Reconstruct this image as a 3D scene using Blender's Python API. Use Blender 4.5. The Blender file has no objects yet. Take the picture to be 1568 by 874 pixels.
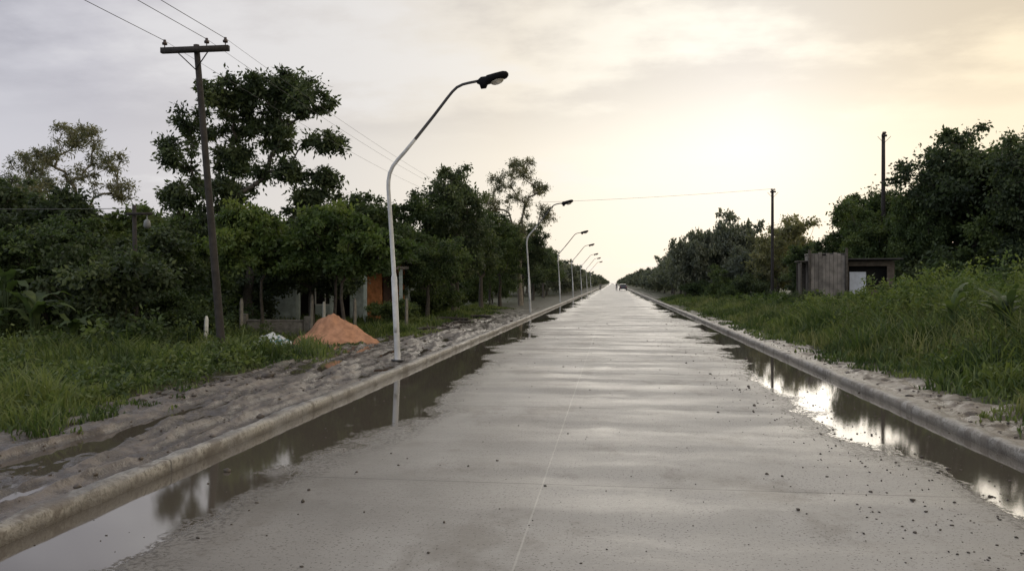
import bpy, math, numpy as np
from mathutils import Vector
R = math.radians
scene = bpy.context.scene
COL = scene.collection
scene.view_settings.view_transform = 'Standard'
scene.view_settings.look = 'None'
scene.view_settings.exposure = 0

# ------------------------------------------------------------------ helpers
def link(o, parent=None):
    COL.objects.link(o)
    if parent: o.parent = parent
    return o

def empty(name, loc=(0, 0, 0), rotz=0):
    e = bpy.data.objects.new(name, None); e.location = loc; e.rotation_euler[2] = rotz
    e.empty_display_size = 0.3
    return link(e)

def mesh_np(name, verts, faces, mats=(), midx=None, tone=None, smooth=None):
    verts = np.asarray(verts, dtype=np.float32); faces = np.asarray(faces, dtype=np.int32)
    me = bpy.data.meshes.new(name)
    n, k = faces.shape
    me.vertices.add(len(verts)); me.vertices.foreach_set('co', verts.ravel())
    me.loops.add(n * k); me.loops.foreach_set('vertex_index', faces.ravel())
    me.polygons.add(n)
    me.polygons.foreach_set('loop_start', np.arange(0, n * k, k, dtype=np.int32))
    try: me.polygons.foreach_set('loop_total', np.full(n, k, dtype=np.int32))
    except Exception: pass
    for m in mats: me.materials.append(m)
    if midx is not None: me.polygons.foreach_set('material_index', np.asarray(midx, dtype=np.int32))
    if smooth is not None:
        s = np.asarray(smooth) if not isinstance(smooth, bool) else np.full(n, smooth)
        me.polygons.foreach_set('use_smooth', s)
    if tone is not None:
        a = me.attributes.new('tone', 'FLOAT', 'POINT'); a.data.foreach_set('value', np.asarray(tone, dtype=np.float32))
    me.update(calc_edges=True); me.validate()
    return me

def obj(name, me, loc=(0, 0, 0), parent=None, rotz=0, scale=(1, 1, 1)):
    o = bpy.data.objects.new(name, me); o.location = loc; o.rotation_euler[2] = rotz; o.scale = scale
    return link(o, parent)

def vnoise(x, y, seed=0):
    x = np.asarray(x, float); y = np.asarray(y, float)
    xi = np.floor(x).astype(np.int64); yi = np.floor(y).astype(np.int64)
    fx = x - xi; fy = y - yi
    fx = fx * fx * (3 - 2 * fx); fy = fy * fy * (3 - 2 * fy)
    def h(a, b):
        v = (a * 374761393 + b * 668265263 + seed * 974634777) & 0x7fffffff
        v = ((v ^ (v >> 13)) * 1274126177) & 0x7fffffff
        return ((v ^ (v >> 16)) & 0xffff) / 65535.0
    return (h(xi, yi) * (1 - fx) + h(xi + 1, yi) * fx) * (1 - fy) + (h(xi, yi + 1) * (1 - fx) + h(xi + 1, yi + 1) * fx) * fy

def sstep(a, b, x):
    t = np.clip((x - a) / (b - a), 0, 1); return t * t * (3 - 2 * t)

def tube(pts, rad, sides=8, cap=True):
    pts = [Vector(p) for p in pts]; V = []; F = []
    prev = None
    for i, p in enumerate(pts):
        if i == 0: d = pts[1] - p
        elif i == len(pts) - 1: d = p - pts[i - 1]
        else: d = (pts[i + 1] - pts[i - 1])
        d.normalize()
        if prev is None:
            u = d.orthogonal().normalized()
        else:
            u = (prev - d * prev.dot(d))
            u = u.normalized() if u.length > 1e-5 else d.orthogonal().normalized()
        prev = u; w = d.cross(u)
        for s in range(sides):
            a = 2 * math.pi * s / sides
            V.append(tuple(p + (u * math.cos(a) + w * math.sin(a)) * rad[i]))
    for i in range(len(pts) - 1):
        for s in range(sides):
            a = i * sides + s; b = i * sides + (s + 1) % sides
            F.append((a, b, b + sides, a + sides))
    if cap:
        for base in (0, (len(pts) - 1) * sides):
            for s in range(0, sides - 2, 2):
                F.append((base, base + s + 1, base + s + 2, base + (s + 3) % sides))
    return V, F

class Acc:
    def __init__(s): s.V = []; s.F = []; s.M = []
    def add(s, V, F, m=0):
        o = len(s.V); s.V += list(V); s.F += [tuple(i + o for i in f) for f in F]; s.M += [m] * len(F)
    def box(s, c, d, m=0, rz=0, bev=0):
        cx, cy, cz = c; x, y, z = d[0] / 2, d[1] / 2, d[2] / 2
        V = [(i * x, j * y, k * z) for k in (-1, 1) for j in (-1, 1) for i in (-1, 1)]
        ca, sa = math.cos(rz), math.sin(rz)
        V = [(cx + a * ca - b * sa, cy + a * sa + b * ca, cz + e) for a, b, e in V]
        s.add(V, [(0, 2, 3, 1), (4, 5, 7, 6), (0, 1, 5, 4), (2, 6, 7, 3), (0, 4, 6, 2), (1, 3, 7, 5)], m)
    def tube(s, pts, rad, sides=8, m=0, cap=True):
        V, F = tube(pts, rad, sides, cap); s.add(V, F, m)
    def mesh(s, name, mats, smooth=False):
        me = bpy.data.meshes.new(name); me.from_pydata(s.V, [], s.F)
        for m in mats: me.materials.append(m)
        me.polygons.foreach_set('material_index', s.M)
        me.polygons.foreach_set('use_smooth', [smooth] * len(s.F)); me.update()
        return me

def bevel(o, w=0.01, seg=2):
    b = o.modifiers.new('bevel', 'BEVEL'); b.width = w; b.segments = seg; b.limit_method = 'ANGLE'; return o

# ------------------------------------------------------------------ node helpers
class NT:
    def __init__(s, nt): s.nt = nt
    def n(s, t, **kw):
        nd = s.nt.nodes.new(t)
        for k, v in kw.items(): setattr(nd, k, v)
        return nd
    def put(s, sock, v):
        if isinstance(v, bpy.types.NodeSocket): s.nt.links.new(v, sock)
        else: sock.default_value = v
    def m(s, op, a, b=None, c=None, clamp=False):
        nd = s.n('ShaderNodeMath', operation=op, use_clamp=clamp); s.put(nd.inputs[0], a)
        if b is not None: s.put(nd.inputs[1], b)
        if c is not None: s.put(nd.inputs[2], c)
        return nd.outputs[0]
    def mr(s, v, a, b, c=0.0, d=1.0, smooth=True):
        nd = s.n('ShaderNodeMapRange'); nd.interpolation_type = 'SMOOTHSTEP' if smooth else 'LINEAR'
        s.put(nd.inputs[0], v)
        for i, q in enumerate((a, b, c, d)): s.put(nd.inputs[i + 1], q)
        return nd.outputs[0]
    def mix(s, f, a, b, blend='MIX'):
        nd = s.n('ShaderNodeMix', data_type='RGBA', blend_type=blend)
        s.put(nd.inputs[0], f)
        s.put(nd.inputs[6], a if isinstance(a, bpy.types.NodeSocket) else (*a, 1))
        s.put(nd.inputs[7], b if isinstance(b, bpy.types.NodeSocket) else (*b, 1))
        return nd.outputs[2]
    def noise(s, vec, scale, detail=3, rough=0.55):
        nd = s.n('ShaderNodeTexNoise'); s.put(nd.inputs['Vector'], vec)
        nd.inputs['Scale'].default_value = scale; nd.inputs['Detail'].default_value = detail
        nd.inputs['Roughness'].default_value = rough
        return nd.outputs[0]
    def scale(s, vec, sc, loc=(0, 0, 0)):
        nd = s.n('ShaderNodeMapping'); s.put(nd.inputs[0], vec); nd.inputs['Scale'].default_value = sc
        nd.inputs['Location'].default_value = loc
        return nd.outputs[0]
    def bump(s, h, st=0.3, dist=0.02):
        nd = s.n('ShaderNodeBump'); nd.inputs['Strength'].default_value = st; nd.inputs['Distance'].default_value = dist
        s.put(nd.inputs['Height'], h); return nd.outputs[0]

def newmat(name):
    m = bpy.data.materials.new(name); m.use_nodes = True; nt = m.node_tree
    b = nt.nodes['Principled BSDF']
    return m, NT(nt), b

def simple(name, col, rough=0.6, var=0.25, scale=6, metal=0, bump=0.2, spec=0.5):
    m, t, b = newmat(name)
    tc = t.n('ShaderNodeTexCoord').outputs['Object']
    n = t.noise(tc, scale, 5, 0.6)
    c2 = tuple(max(0, c * (1 - var)) for c in col); c1 = tuple(min(1, c * (1 + var)) for c in col)
    t.put(b.inputs['Base Color'], t.mix(t.mr(n, 0.3, 0.7), c2, c1))
    b.inputs['Roughness'].default_value = rough; b.inputs['Metallic'].default_value = metal
    b.inputs['Specular IOR Level'].default_value = spec
    if bump: t.put(b.inputs['Normal'], t.bump(t.noise(tc, scale * 6, 4), bump, 0.01))
    return m

def leafmat(name, dark, mid, light, trans=0.3, rough=0.55):
    m, t, b = newmat(name)
    at = t.n('ShaderNodeAttribute', attribute_name='tone').outputs['Fac']
    oi = t.n('ShaderNodeObjectInfo').outputs['Random']
    v = t.m('ADD', at, t.m('MULTIPLY', t.m('SUBTRACT', oi, 0.5), 0.5))
    cr = t.n('ShaderNodeValToRGB'); t.put(cr.inputs[0], v)
    e = cr.color_ramp.elements
    e[0].position = 0.1; e[0].color = (*dark, 1); e[1].position = 0.95; e[1].color = (*light, 1)
    q = e.new(0.55); q.color = (*mid, 1)
    t.put(b.inputs['Base Color'], cr.outputs[0]); b.inputs['Roughness'].default_value = rough
    b.inputs['Specular IOR Level'].default_value = 0.3
    tr = t.n('ShaderNodeBsdfTranslucent')
    t.put(tr.inputs[0], t.mix(1.0, cr.outputs[0], (1.5, 1.55, 0.85), 'MULTIPLY'))
    mx = t.n('ShaderNodeMixShader'); mx.inputs[0].default_value = trans
    t.nt.links.new(b.outputs[0], mx.inputs[1]); t.nt.links.new(tr.outputs[0], mx.inputs[2])
    t.nt.links.new(mx.outputs[0], t.nt.nodes['Material Output'].inputs[0])
    return m

# ------------------------------------------------------------------ world
SUN_AZ, SUN_EL = R(10), R(11)
sd = Vector((math.sin(SUN_AZ) * math.cos(SUN_EL), math.cos(SUN_AZ) * math.cos(SUN_EL), math.sin(SUN_EL)))
w = bpy.data.worlds.new("World"); scene.world = w; w.use_nodes = True
t = NT(w.node_tree); bg = w.node_tree.nodes['Background']; wo = w.node_tree.nodes['World Output']
sky = t.n('ShaderNodeTexSky'); sky.sky_type = 'NISHITA'; sky.sun_disc = False
sky.sun_elevation = SUN_EL; sky.sun_rotation = SUN_AZ; sky.dust_density = 2; sky.air_density = 1.2
t.put(bg.inputs[0], sky.outputs[0]); bg.inputs[1].default_value = 0.06
gd = t.n('ShaderNodeTexCoord').outputs['Generated']
nv = t.n('ShaderNodeVectorMath', operation='NORMALIZE'); t.put(nv.inputs[0], gd)
dt = t.n('ShaderNodeVectorMath', operation='DOT_PRODUCT'); t.put(dt.inputs[0], nv.outputs[0]); dt.inputs[1].default_value = sd
ang = t.m('ARCCOSINE', t.m('MULTIPLY', dt.outputs['Value'], 0.99999))
sp = t.n('ShaderNodeSeparateXYZ'); t.put(sp.inputs[0], nv.outputs[0])
X, Y, Z = sp.outputs
cr = t.n('ShaderNodeValToRGB'); t.put(cr.inputs[0], t.m('DIVIDE', ang, 1.6))
e = cr.color_ramp.elements
e[0].position = 0; e[0].color = (1.15, 1.12, 1.05, 1); e[1].position = 1; e[1].color = (0.78, 0.81, 0.88, 1)
for p, c in ((0.09, (1.08, 1.03, 0.92)), (0.19, (0.93, 0.86, 0.75)), (0.32, (0.75, 0.715, 0.69)), (0.48, (0.62, 0.61, 0.66)), (0.7, (0.65, 0.67, 0.75))):
    q = e.new(p); q.color = (*c, 1)
side = t.mr(X, 0.12, 0.45)
base = t.mix(side, cr.outputs[0], t.mix(0.85, cr.outputs[0], (1.08, 0.92, 0.66)))
hz = t.mr(Z, 0.0, 0.25, 1.0, 0.0)
base = t.mix(t.m('MULTIPLY', hz, t.mr(ang, 0.9, 0.25, 0.1, 0.5)), base, (1.03, 0.96, 0.83))
den = t.m('ADD', t.m('MAXIMUM', Z, 0.0), 0.16)
cx = t.m('DIVIDE', X, den); cy = t.m('DIVIDE', Y, den)
cb = t.n('ShaderNodeCombineXYZ'); t.put(cb.inputs[0], cx); t.put(cb.inputs[1], cy)
cv = t.scale(cb.outputs[0], (0.8, 1.5, 1), (3.1, 0.35, 0))
n1 = t.noise(cv, 1.0, 6, 0.5)
n2 = t.noise(cb.outputs[0], 3.2, 6, 0.6)
nn = t.m('ADD', t.m('MULTIPLY', n1, 0.75), t.m('MULTIPLY', n2, 0.25))
cl = t.m('MULTIPLY', t.mr(nn, 0.44, 0.58), t.mr(Z, 0.14, 0.27))
base = t.mix(t.m('MULTIPLY', cl, 0.95), base, t.mix(1.0, base, (0.71, 0.71, 0.74), 'MULTIPLY'))
hi = t.m('MULTIPLY', t.mr(nn, 0.47, 0.37), t.mr(X, .5, .1, 0, .4))
base = t.mix(hi, base, (0.93, 0.92, 0.92))
bg2 = t.n('ShaderNodeBackground'); t.put(bg2.inputs[0], base); bg2.inputs[1].default_value = 1.0
mx = t.n('ShaderNodeMixShader'); mx.inputs[0].default_value = 0.95
t.nt.links.new(bg.outputs[0], mx.inputs[1]); t.nt.links.new(bg2.outputs[0], mx.inputs[2])
t.nt.links.new(mx.outputs[0], wo.inputs[0])

sl = bpy.data.lights.new('sun', 'SUN'); sl.energy = 0.55; sl.angle = R(40); sl.color = (1, 0.94, 0.84)
so = bpy.data.objects.new('sun', sl); link(so); so.rotation_euler = (-sd).to_track_quat('-Z', 'Y').to_euler(); so.location = (20, 80, 40)

# ------------------------------------------------------------------ terrain function
RL, RR = -4.15, 4.07      # inner faces of kerbs
KW = 0.18
def ground_z(x, y):
    x = np.asarray(x, float); y = np.asarray(y, float)
    left = x < RL - 0.1; right = x > RR + 0.1
    mud = sstep(RL - 0.15, RL - 0.6, x) * (1 - sstep(-7.0, -8.6, x))
    wx = x + .18 * (vnoise(x * 2.2, y * 1.7, 33) - .5)
    rx = wx + 0.22 * y + 0.6 * (vnoise(x * .4, y * .25, 3) - .5)
    rx2 = wx - 0.03 * y + 0.4 * (vnoise(x * .5, y * .3, 13) - .5)
    def ridge(v): return 1 - np.abs(v * 2 - 1) ** .7
    r1 = ridge(vnoise(rx * 2.2, y * 0.2, 5)); r2 = ridge(vnoise(rx2 * 3.0, y * 0.25, 15))
    med = vnoise(x * 4.5, y * 3.2, 18) - .5
    r3 = ridge(vnoise(rx * 5.5, y * 1.6, 6)) - .5
    fine = (vnoise(x * 13, y * 9, 7) - .5) + .6 * (vnoise(x * 27, y * 20, 19) - .5)
    rut = (r1 - .5) * 0.085 + (r2 - .5) * .09 + med * .03 + r3 * .035 + fine * .026
    zl = 0.06 - 0.10 * sstep(-5.6, -9.5, x) + mud * rut + (1 - mud) * (vnoise(x * .5, y * .5, 8) - .5) * .12 * sstep(RL - .1, RL - 1, x)
    near = sstep(70, 30, y)
    zl = 0.075 * (1 - near) + zl * near
    mr_ = sstep(RR + 0.2, RR + 0.5, x) * (1 - sstep(5.8, 7, x))
    zr = 0.08 + 0.42 * sstep(5.0, 10.5, x) * sstep(60, 20, y) + mr_ * ((vnoise(x * 5, y * 4, 9) - .5) * .08 + (vnoise(x * 14, y * 11, 10) - .5) * .045) + sstep(5, 8, x) * (vnoise(x * .6, y * .6, 11) - .5) * .15
    z = np.where(left, zl, np.where(right, zr, -0.06))
    return z

def axis(parts):
    out = []
    for a, b, st in parts: out.append(np.arange(a, b, st))
    return np.concatenate(out)
xs = np.concatenate([-np.geomspace(2500, 16, 34), axis([(-15.5, -9, .35), (-9, -4.36, .032)]), np.array([-4.33, -4.24, -4.0, -2, 0, 2, 4.0, 4.16, 4.25]),
                     axis([(4.3, 7.5, .06), (7.5, 15, .35)]), np.geomspace(16, 2500, 34)])
ys = np.concatenate([-np.geomspace(300, 2, 12), axis([(0, 4, .5), (4, 18, .035), (18, 28, .07), (28, 45, .14), (45, 90, .6)]), np.geomspace(91, 3500, 40)])
GX, GY = np.meshgrid(xs, ys, indexing='xy')
GZ = ground_z(GX, GY)
V = np.stack([GX.ravel(), GY.ravel(), GZ.ravel()], 1)
nx, ny = len(xs), len(ys)
ii, jj = np.meshgrid(np.arange(nx - 1), np.arange(ny - 1))
a = (jj * nx + ii).ravel(); F = np.stack([a, a + 1, a + nx + 1, a + nx], 1)

gm, t, b = newmat('mud_and_grass_soil')
pos = t.n('ShaderNodeNewGeometry').outputs['Position']
sp = t.n('ShaderNodeSeparateXYZ'); t.put(sp.inputs[0], pos); X, Y, Z = sp.outputs
nb = t.noise(pos, 0.6, 4); nf = t.noise(pos, 9, 5, .65); nm = t.noise(pos, 2.2, 5, .6)
xw = t.m('ADD', X, t.m('MULTIPLY', t.m('SUBTRACT', nb, 0.5), 2.6))
ml = t.mr(xw, -8.0, -6.9); mrr = t.mr(xw, 5.7, 5.0)
mud = t.m('MULTIPLY', ml, mrr)
farfade = t.mr(Y, 60, 25, 0.3, 1)
mud = t.m('MULTIPLY', mud, farfade)
mc = t.mix(t.mr(nm, 0.38, 0.62), (0.075, 0.060, 0.048), (0.165, 0.138, 0.115))
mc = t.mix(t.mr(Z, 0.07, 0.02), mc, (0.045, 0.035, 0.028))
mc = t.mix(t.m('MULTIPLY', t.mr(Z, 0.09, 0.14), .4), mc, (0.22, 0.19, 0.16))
mc = t.mix(t.m('MULTIPLY', t.mr(nf, 0.5, 0.6), 0.6), mc, (0.045, 0.036, 0.028))
gc = t.mix(t.mr(nf, 0.4, 0.65), (0.025, 0.03, 0.015), (0.07, 0.08, 0.034))
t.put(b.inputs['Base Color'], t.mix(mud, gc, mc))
wet = t.mr(Z, 0.02, 0.10, 0.12, 0.38)
t.put(b.inputs['Roughness'], t.m('ADD', t.m('ADD', wet, t.m('MULTIPLY', t.m('SUBTRACT', nm, .5), .5)), t.m('MULTIPLY', t.m('SUBTRACT', 1, mud), .5)))
t.put(b.inputs['Normal'], t.bump(t.m('ADD', nf, t.noise(pos, 40, 4)), 0.5, 0.03))
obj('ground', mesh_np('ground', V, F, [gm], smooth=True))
wm, t, b = newmat('rut_water')
b.inputs['Base Color'].default_value = (.085, .07, .056, 1); b.inputs['Roughness'].default_value = .04; b.inputs['IOR'].default_value = 1.6
WV = []; WF = []
wy = np.arange(3, 62, 2.0)
for y in wy: WV += [(-8.0, y, .027), (-4.36, y, .027)]
for i in range(len(wy) - 1): WF.append((2 * i, 2 * i + 1, 2 * i + 3, 2 * i + 2))
obj('rut_puddle', mesh_np('rut_puddle', WV, WF, [wm]))

# ------------------------------------------------------------------ road
rm, t, b = newmat('wet_concrete')
pos = t.n('ShaderNodeNewGeometry').outputs['Position']
sp = t.n('ShaderNodeSeparateXYZ'); t.put(sp.inputs[0], pos); X, Y, Z = sp.outputs
big = t.noise(t.scale(pos, (0.45, 0.20, 1), (0, .25, 0)), 1.0, 3, 0.55)
med = t.noise(t.scale(pos, (1, .8, 1), (5, 2, 0)), 1.7, 5, 0.6)
fine = t.noise(pos, 22, 5, 0.7)
grain = t.noise(pos, 130, 3, 0.7)
spk = t.noise(pos, 45, 2, 0.5)
warp = t.n('ShaderNodeCombineXYZ'); t.put(warp.inputs[0], X); t.put(warp.inputs[1], t.m('ADD', Y, t.m('MULTIPLY', med, .7)))
band = t.noise(t.scale(warp.outputs[0], (0.20, 1.1, 1), (0, .7, 0)), 1.0, 5, 0.62)
broom = t.noise(t.scale(pos, (0.9, 30, 1)), 1.0, 3, 0.6)
ax = t.m('ADD', t.m('ABSOLUTE', t.m('ADD', X, 0.04)), t.mr(X, -1, 1, .38, .30))
ax = t.m('SUBTRACT', ax, t.mr(Y, 20, 45, 0, .25))
pv = t.m('ADD', ax, t.m('MULTIPLY', t.m('SUBTRACT', big, 0.5), 3.6))
pv = t.m('ADD', pv, t.m('MULTIPLY', t.m('SUBTRACT', med, 0.5), 1.1))
pv = t.m('ADD', pv, t.m('MULTIPLY', t.m('SUBTRACT', fine, 0.5), 0.25))
pud = t.mr(pv, 3.12, 3.19)
damp = t.mr(pv, 2.0, 3.1)
dirt = t.m('MULTIPLY', t.m('MULTIPLY', t.mr(pv, 2.7, 3.05), t.mr(pv, 3.4, 3.15)), t.mr(fine, .49, .58))
jy = t.m('PINGPONG', t.m('ADD', Y, -7.1 + 4.4 * 4), 2.2)
jw = t.m('MULTIPLY', t.m('SUBTRACT', fine, .5), 0.02)
jt = t.mr(t.m('ADD', jy, jw), 0.003, 0.018, 1, 0)
jedge = t.mr(jy, 0.03, 0.22, 1, 0)
jc = t.mr(t.m('ADD', t.m('ABSOLUTE', t.m('ADD', X, 0.62)), jw), 0.002, 0.011, 1, 0)
slab = t.m('FRACT', t.m('MULTIPLY', t.m('SINE', t.m('MULTIPLY', t.m('FLOOR', t.m('DIVIDE', t.m('ADD', Y, -7.1 + 17.6), 4.4)), 12.9898)), 4375.5))
c = t.mix(t.mr(med, 0.3, 0.7), (0.25, 0.238, 0.22), (0.375, 0.36, 0.338))
c = t.mix(t.m('MULTIPLY', t.mr(band, .35, .65), .45), c, (0.46, 0.447, 0.42))
c = t.mix(t.m('MULTIPLY', slab, 0.22), c, (0.19, 0.182, 0.167))
c = t.mix(t.m('MULTIPLY', jedge, t.m('MULTIPLY', t.mr(med, .4, .6), .25)), c, (0.19, 0.178, 0.158))
c = t.mix(t.m('MULTIPLY', t.mr(grain, 0.5, 0.75), 0.45), c, (0.13, 0.12, 0.105))
stain = t.m('MULTIPLY', t.mr(big, .58, .4), t.mr(X, 1.0, -2.0))
c = t.mix(t.m('MULTIPLY', stain, 0.45), c, (0.15, 0.135, 0.115))
blot = t.noise(t.scale(pos, (1, .6, 1), (9, 4, 0)), 0.9, 6, .7)
c = t.mix(t.m('MULTIPLY', t.mr(blot, .52, .66), .5), c, (0.16, 0.142, 0.118))
mudf = t.noise(pos, 6.5, 6, .72)
c = t.mix(t.m('MULTIPLY', t.m('MULTIPLY', t.mr(mudf, .56, .64), t.mr(t.m('ABSOLUTE', X), 1.2, 3.2)), .6), c, (0.12, 0.102, 0.082))
c = t.mix(t.m('MULTIPLY', damp, 0.5), c, (0.15, 0.135, 0.115))
c = t.mix(t.m('MULTIPLY', t.mr(t.m('ADD', spk, t.m('MULTIPLY', med, .12)), .68, .72), .75), c, (0.06, 0.052, 0.042))
c = t.mix(pud, c, (0.10, 0.085, 0.068))
c = t.mix(t.m('MULTIPLY', dirt, .8), c, (0.06, 0.05, 0.04))
c = t.mix(t.m('MULTIPLY', jt, t.m('SUBTRACT', .65, t.m('MULTIPLY', pud, .6))), c, (0.05, 0.045, 0.04))
c = t.mix(t.m('MULTIPLY', jc, .4), c, (0.52, 0.50, 0.46))
t.put(b.inputs['Base Color'], c)
r = t.m('ADD', t.mr(band, 0.36, 0.64, 0.36, 0.62), t.m('MULTIPLY', t.m('SUBTRACT', med, 0.5), 0.35))
r = t.m('ADD', r, t.m('MULTIPLY', t.m('SUBTRACT', fine, 0.5), 0.3))
r = t.m('MAXIMUM', r, 0.2)
r = t.m('MULTIPLY', r, t.m('SUBTRACT', 1, t.m('MULTIPLY', damp, .25)))
smooth_w = t.m('MULTIPLY', pud, t.m('SUBTRACT', 1, dirt))
rr_ = t.m('ADD', t.m('MULTIPLY', r, t.m('SUBTRACT', 1, smooth_w)), t.m('MULTIPLY', smooth_w, 0.03))
t.put(b.inputs['Roughness'], rr_)
t.put(b.inputs['IOR'], t.m('ADD', 1.4, t.m('MULTIPLY', pud, 0.7)))
hgt = t.m('ADD', t.m('MULTIPLY', band, 0.6), t.m('ADD', t.m('MULTIPLY', broom, 0.16), t.m('MULTIPLY', grain, 0.18)))
hgt = t.m('ADD', hgt, t.m('MULTIPLY', dirt, .3))
hgt = t.m('MULTIPLY', hgt, t.m('SUBTRACT', 1, t.m('MULTIPLY', smooth_w, 0.982)))
t.put(b.inputs['Normal'], t.bump(hgt, 0.5, 0.03))
yy = np.concatenate([np.arange(-60, 60, 4.4), np.geomspace(62, 3400, 30)])
Vr = []; Fr = []
for y in yy: Vr += [(RL - .03, y, 0), (-.62, y, 0), (RR + .03, y, 0)]
for i in range(len(yy) - 1):
    for k in (0, 1): a = i * 3 + k; Fr.append((a, a + 1, a + 4, a + 3))
obj('concrete_road', mesh_np('concrete_road', Vr, Fr, [rm]))

# kerbs
km, t, b = newmat('kerb_concrete')
pos = t.n('ShaderNodeNewGeometry').outputs['Position']
sp = t.n('ShaderNodeSeparateXYZ'); t.put(sp.inputs[0], pos); X, Y, Z = sp.outputs
n = t.noise(pos, 1.6, 5, .65); f = t.noise(pos, 24, 5, .7)
c = t.mix(t.mr(n, .35, .65), (0.19, 0.175, 0.155), (0.40, 0.38, 0.345))
c = t.mix(t.m('MULTIPLY', t.mr(f, .47, .62), .7), c, (0.10, 0.088, 0.07))
c = t.mix(t.m('MULTIPLY', t.mr(t.noise(pos, 3.5, 4), .5, .58), .8), c, (0.12, 0.10, 0.082))
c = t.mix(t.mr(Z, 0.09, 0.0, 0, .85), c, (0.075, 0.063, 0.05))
jy = t.mr(t.m('PINGPONG', t.m('ADD', Y, -7.1 + 17.6), 2.2), .008, .02, 1, 0)
c = t.mix(t.m('MULTIPLY', jy, .8), c, (0.04, 0.035, 0.03))
t.put(b.inputs['Base Color'], c); t.put(b.inputs['Roughness'], t.mr(n, .3, .7, .35, .65))
t.put(b.inputs['Normal'], t.bump(f, .6, .03))
def kerb(name, xi, s):
    ky = np.concatenate([np.arange(-40, 60, .15), np.geomspace(60.5, 3400, 60)])
    prof = [(0, -.05), (.006, .085), (.028, .118), (KW * .5, .124), (KW - .025, .122), (KW, .10), (KW + .01, -.05)]
    V = []; F = []; k = len(prof)
    for y in ky:
        ox = float(vnoise(y * .8, 3, 21) - .5) * .025
        for i, (px, pz) in enumerate(prof):
            j = float(vnoise(y * 3.5 + i * 7, i * 3.3, 22) - .5) * .024 + float(vnoise(y * 9 + i * 7, i * 3.3, 23) - .5) * .012 if y < 60 else 0
            V.append((xi + s * (px + j) + (ox if y < 60 else 0), y, pz + (j if 0 < i < k - 1 else 0)))
    for a in range(len(ky) - 1):
        for i in range(k - 1):
            p = a * k + i
            F.append((p, p + 1, p + k + 1, p + k) if s < 0 else (p, p + k, p + k + 1, p + 1))
    obj(name, mesh_np(name, V, F, [km], smooth=True))
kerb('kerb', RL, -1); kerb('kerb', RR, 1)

# ------------------------------------------------------------------ stones
def stones(name, P, S, mat, seed=1, flat=.6):
    rng = np.random.default_rng(seed)
    import bmesh
    bm = bmesh.new(); bmesh.ops.create_icosphere(bm, subdivisions=1, radius=1)
    bv = np.array([v.co[:] for v in bm.verts]); bf = np.array([[v.index for v in f.verts] for f in bm.faces]); bm.free()
    n = len(P); k = len(bv)
    V = bv[None] * (1 + rng.normal(0, .22, (n, k, 1))) * np.asarray(S)[:, None, None] * (rng.uniform(.6, 1.3, (n, 1, 3)) * np.array([1, 1, flat]))
    V = V + np.asarray(P)[:, None, :]
    F = (bf[None] + (np.arange(n) * k)[:, None, None]).reshape(-1, 3)
    obj(name, mesh_np(name, V.reshape(-1, 3), F, [mat]))
rng = np.random.default_rng(5)
dark_stone = simple('gravel_stone', (0.07, 0.058, 0.045), .6, .4, 20)
mudlump = simple('mud_lump', (0.10, 0.082, 0.067), .5, .45, 9)
n = 2300
yv = 3.5 + rng.uniform(0, 1, n) ** 1.6 * 36
xv = rng.uniform(-4, 4, n)
m2 = rng.uniform(0, 1, n) < .7
xv = np.where(m2, 2.7 + rng.normal(0, .6, n), xv); xv = np.clip(xv, -4.1, 4.0)
sv = rng.lognormal(-5.0, .5, n)
stones('road_gravel', np.stack([xv, yv, sv * .3], 1), sv, dark_stone, 2)
n = 2000
yv = 5 + rng.uniform(0, 1, n) ** 1.4 * 38; xv = -4.4 - rng.uniform(0, 1, n) * 3.2
k = n // 3; xv[:k] = 4.35 + rng.uniform(0, 1, k) ** 1.5 * 1.4
sv = rng.lognormal(-4.2, .5, n)
stones('mud_clods', np.stack([xv, yv, ground_z(xv, yv) + sv * .05], 1), sv, mudlump, 3)
n = 260
yv = rng.normal(12.4, 1.3, n); xv = -6.9 + rng.normal(0, .3, n); sv = rng.lognormal(-3.6, .45, n)
yv[:160] = rng.normal(30, 4, 160); xv[:160] = rng.normal(-6.6, .8, 160); sv[:160] *= 1.8
stones('earth_spoil_heap', np.stack([xv, yv, ground_z(xv, yv) + sv * .2], 1), sv, simple('dark_earth', (0.06, 0.048, 0.038), .6, .4, 9), 4)

# ------------------------------------------------------------------ trees
bark = simple('bark', (0.075, 0.066, 0.056), .85, .4, 9, bump=.6)
bark_l = simple('pale_bark', (0.20, 0.175, 0.145), .8, .35, 6, bump=.5)
L_dark = leafmat('foliage_dark', (0.034, 0.050, 0.030), (0.068, 0.095, 0.050), (0.12, 0.148, 0.072), .35)
L_mid = leafmat('foliage_mid', (0.038, 0.060, 0.028), (0.080, 0.118, 0.047), (0.14, 0.178, 0.064), .35)
L_light = leafmat('foliage_light', (0.042, 0.070, 0.024), (0.090, 0.136, 0.044), (0.155, 0.195, 0.062), .38)
L_far = leafmat('foliage_haze_tint', (0.10, 0.118, 0.098), (0.15, 0.17, 0.135), (0.20, 0.215, 0.16), .3)  # leaf colours paled to stand in for distance haze
L_euc = leafmat('foliage_eucalypt', (0.07, 0.082, 0.065), (0.125, 0.138, 0.10), (0.20, 0.19, 0.12), .4)
L_yel = leafmat('foliage_painted_backlight', (0.12, 0.13, 0.08), (0.20, 0.20, 0.12), (0.27, 0.26, 0.16), .45)  # backlight painted into the pale, yellowish leaf colours
L_grass = leafmat('grass_blades', (0.035, 0.058, 0.022), (0.078, 0.12, 0.038), (0.18, 0.215, 0.082), .35, .5)
L_dry = leafmat('dry_grass', (0.06, 0.08, 0.03), (0.13, 0.155, 0.065), (0.25, 0.25, 0.125), .35, .6)

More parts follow.
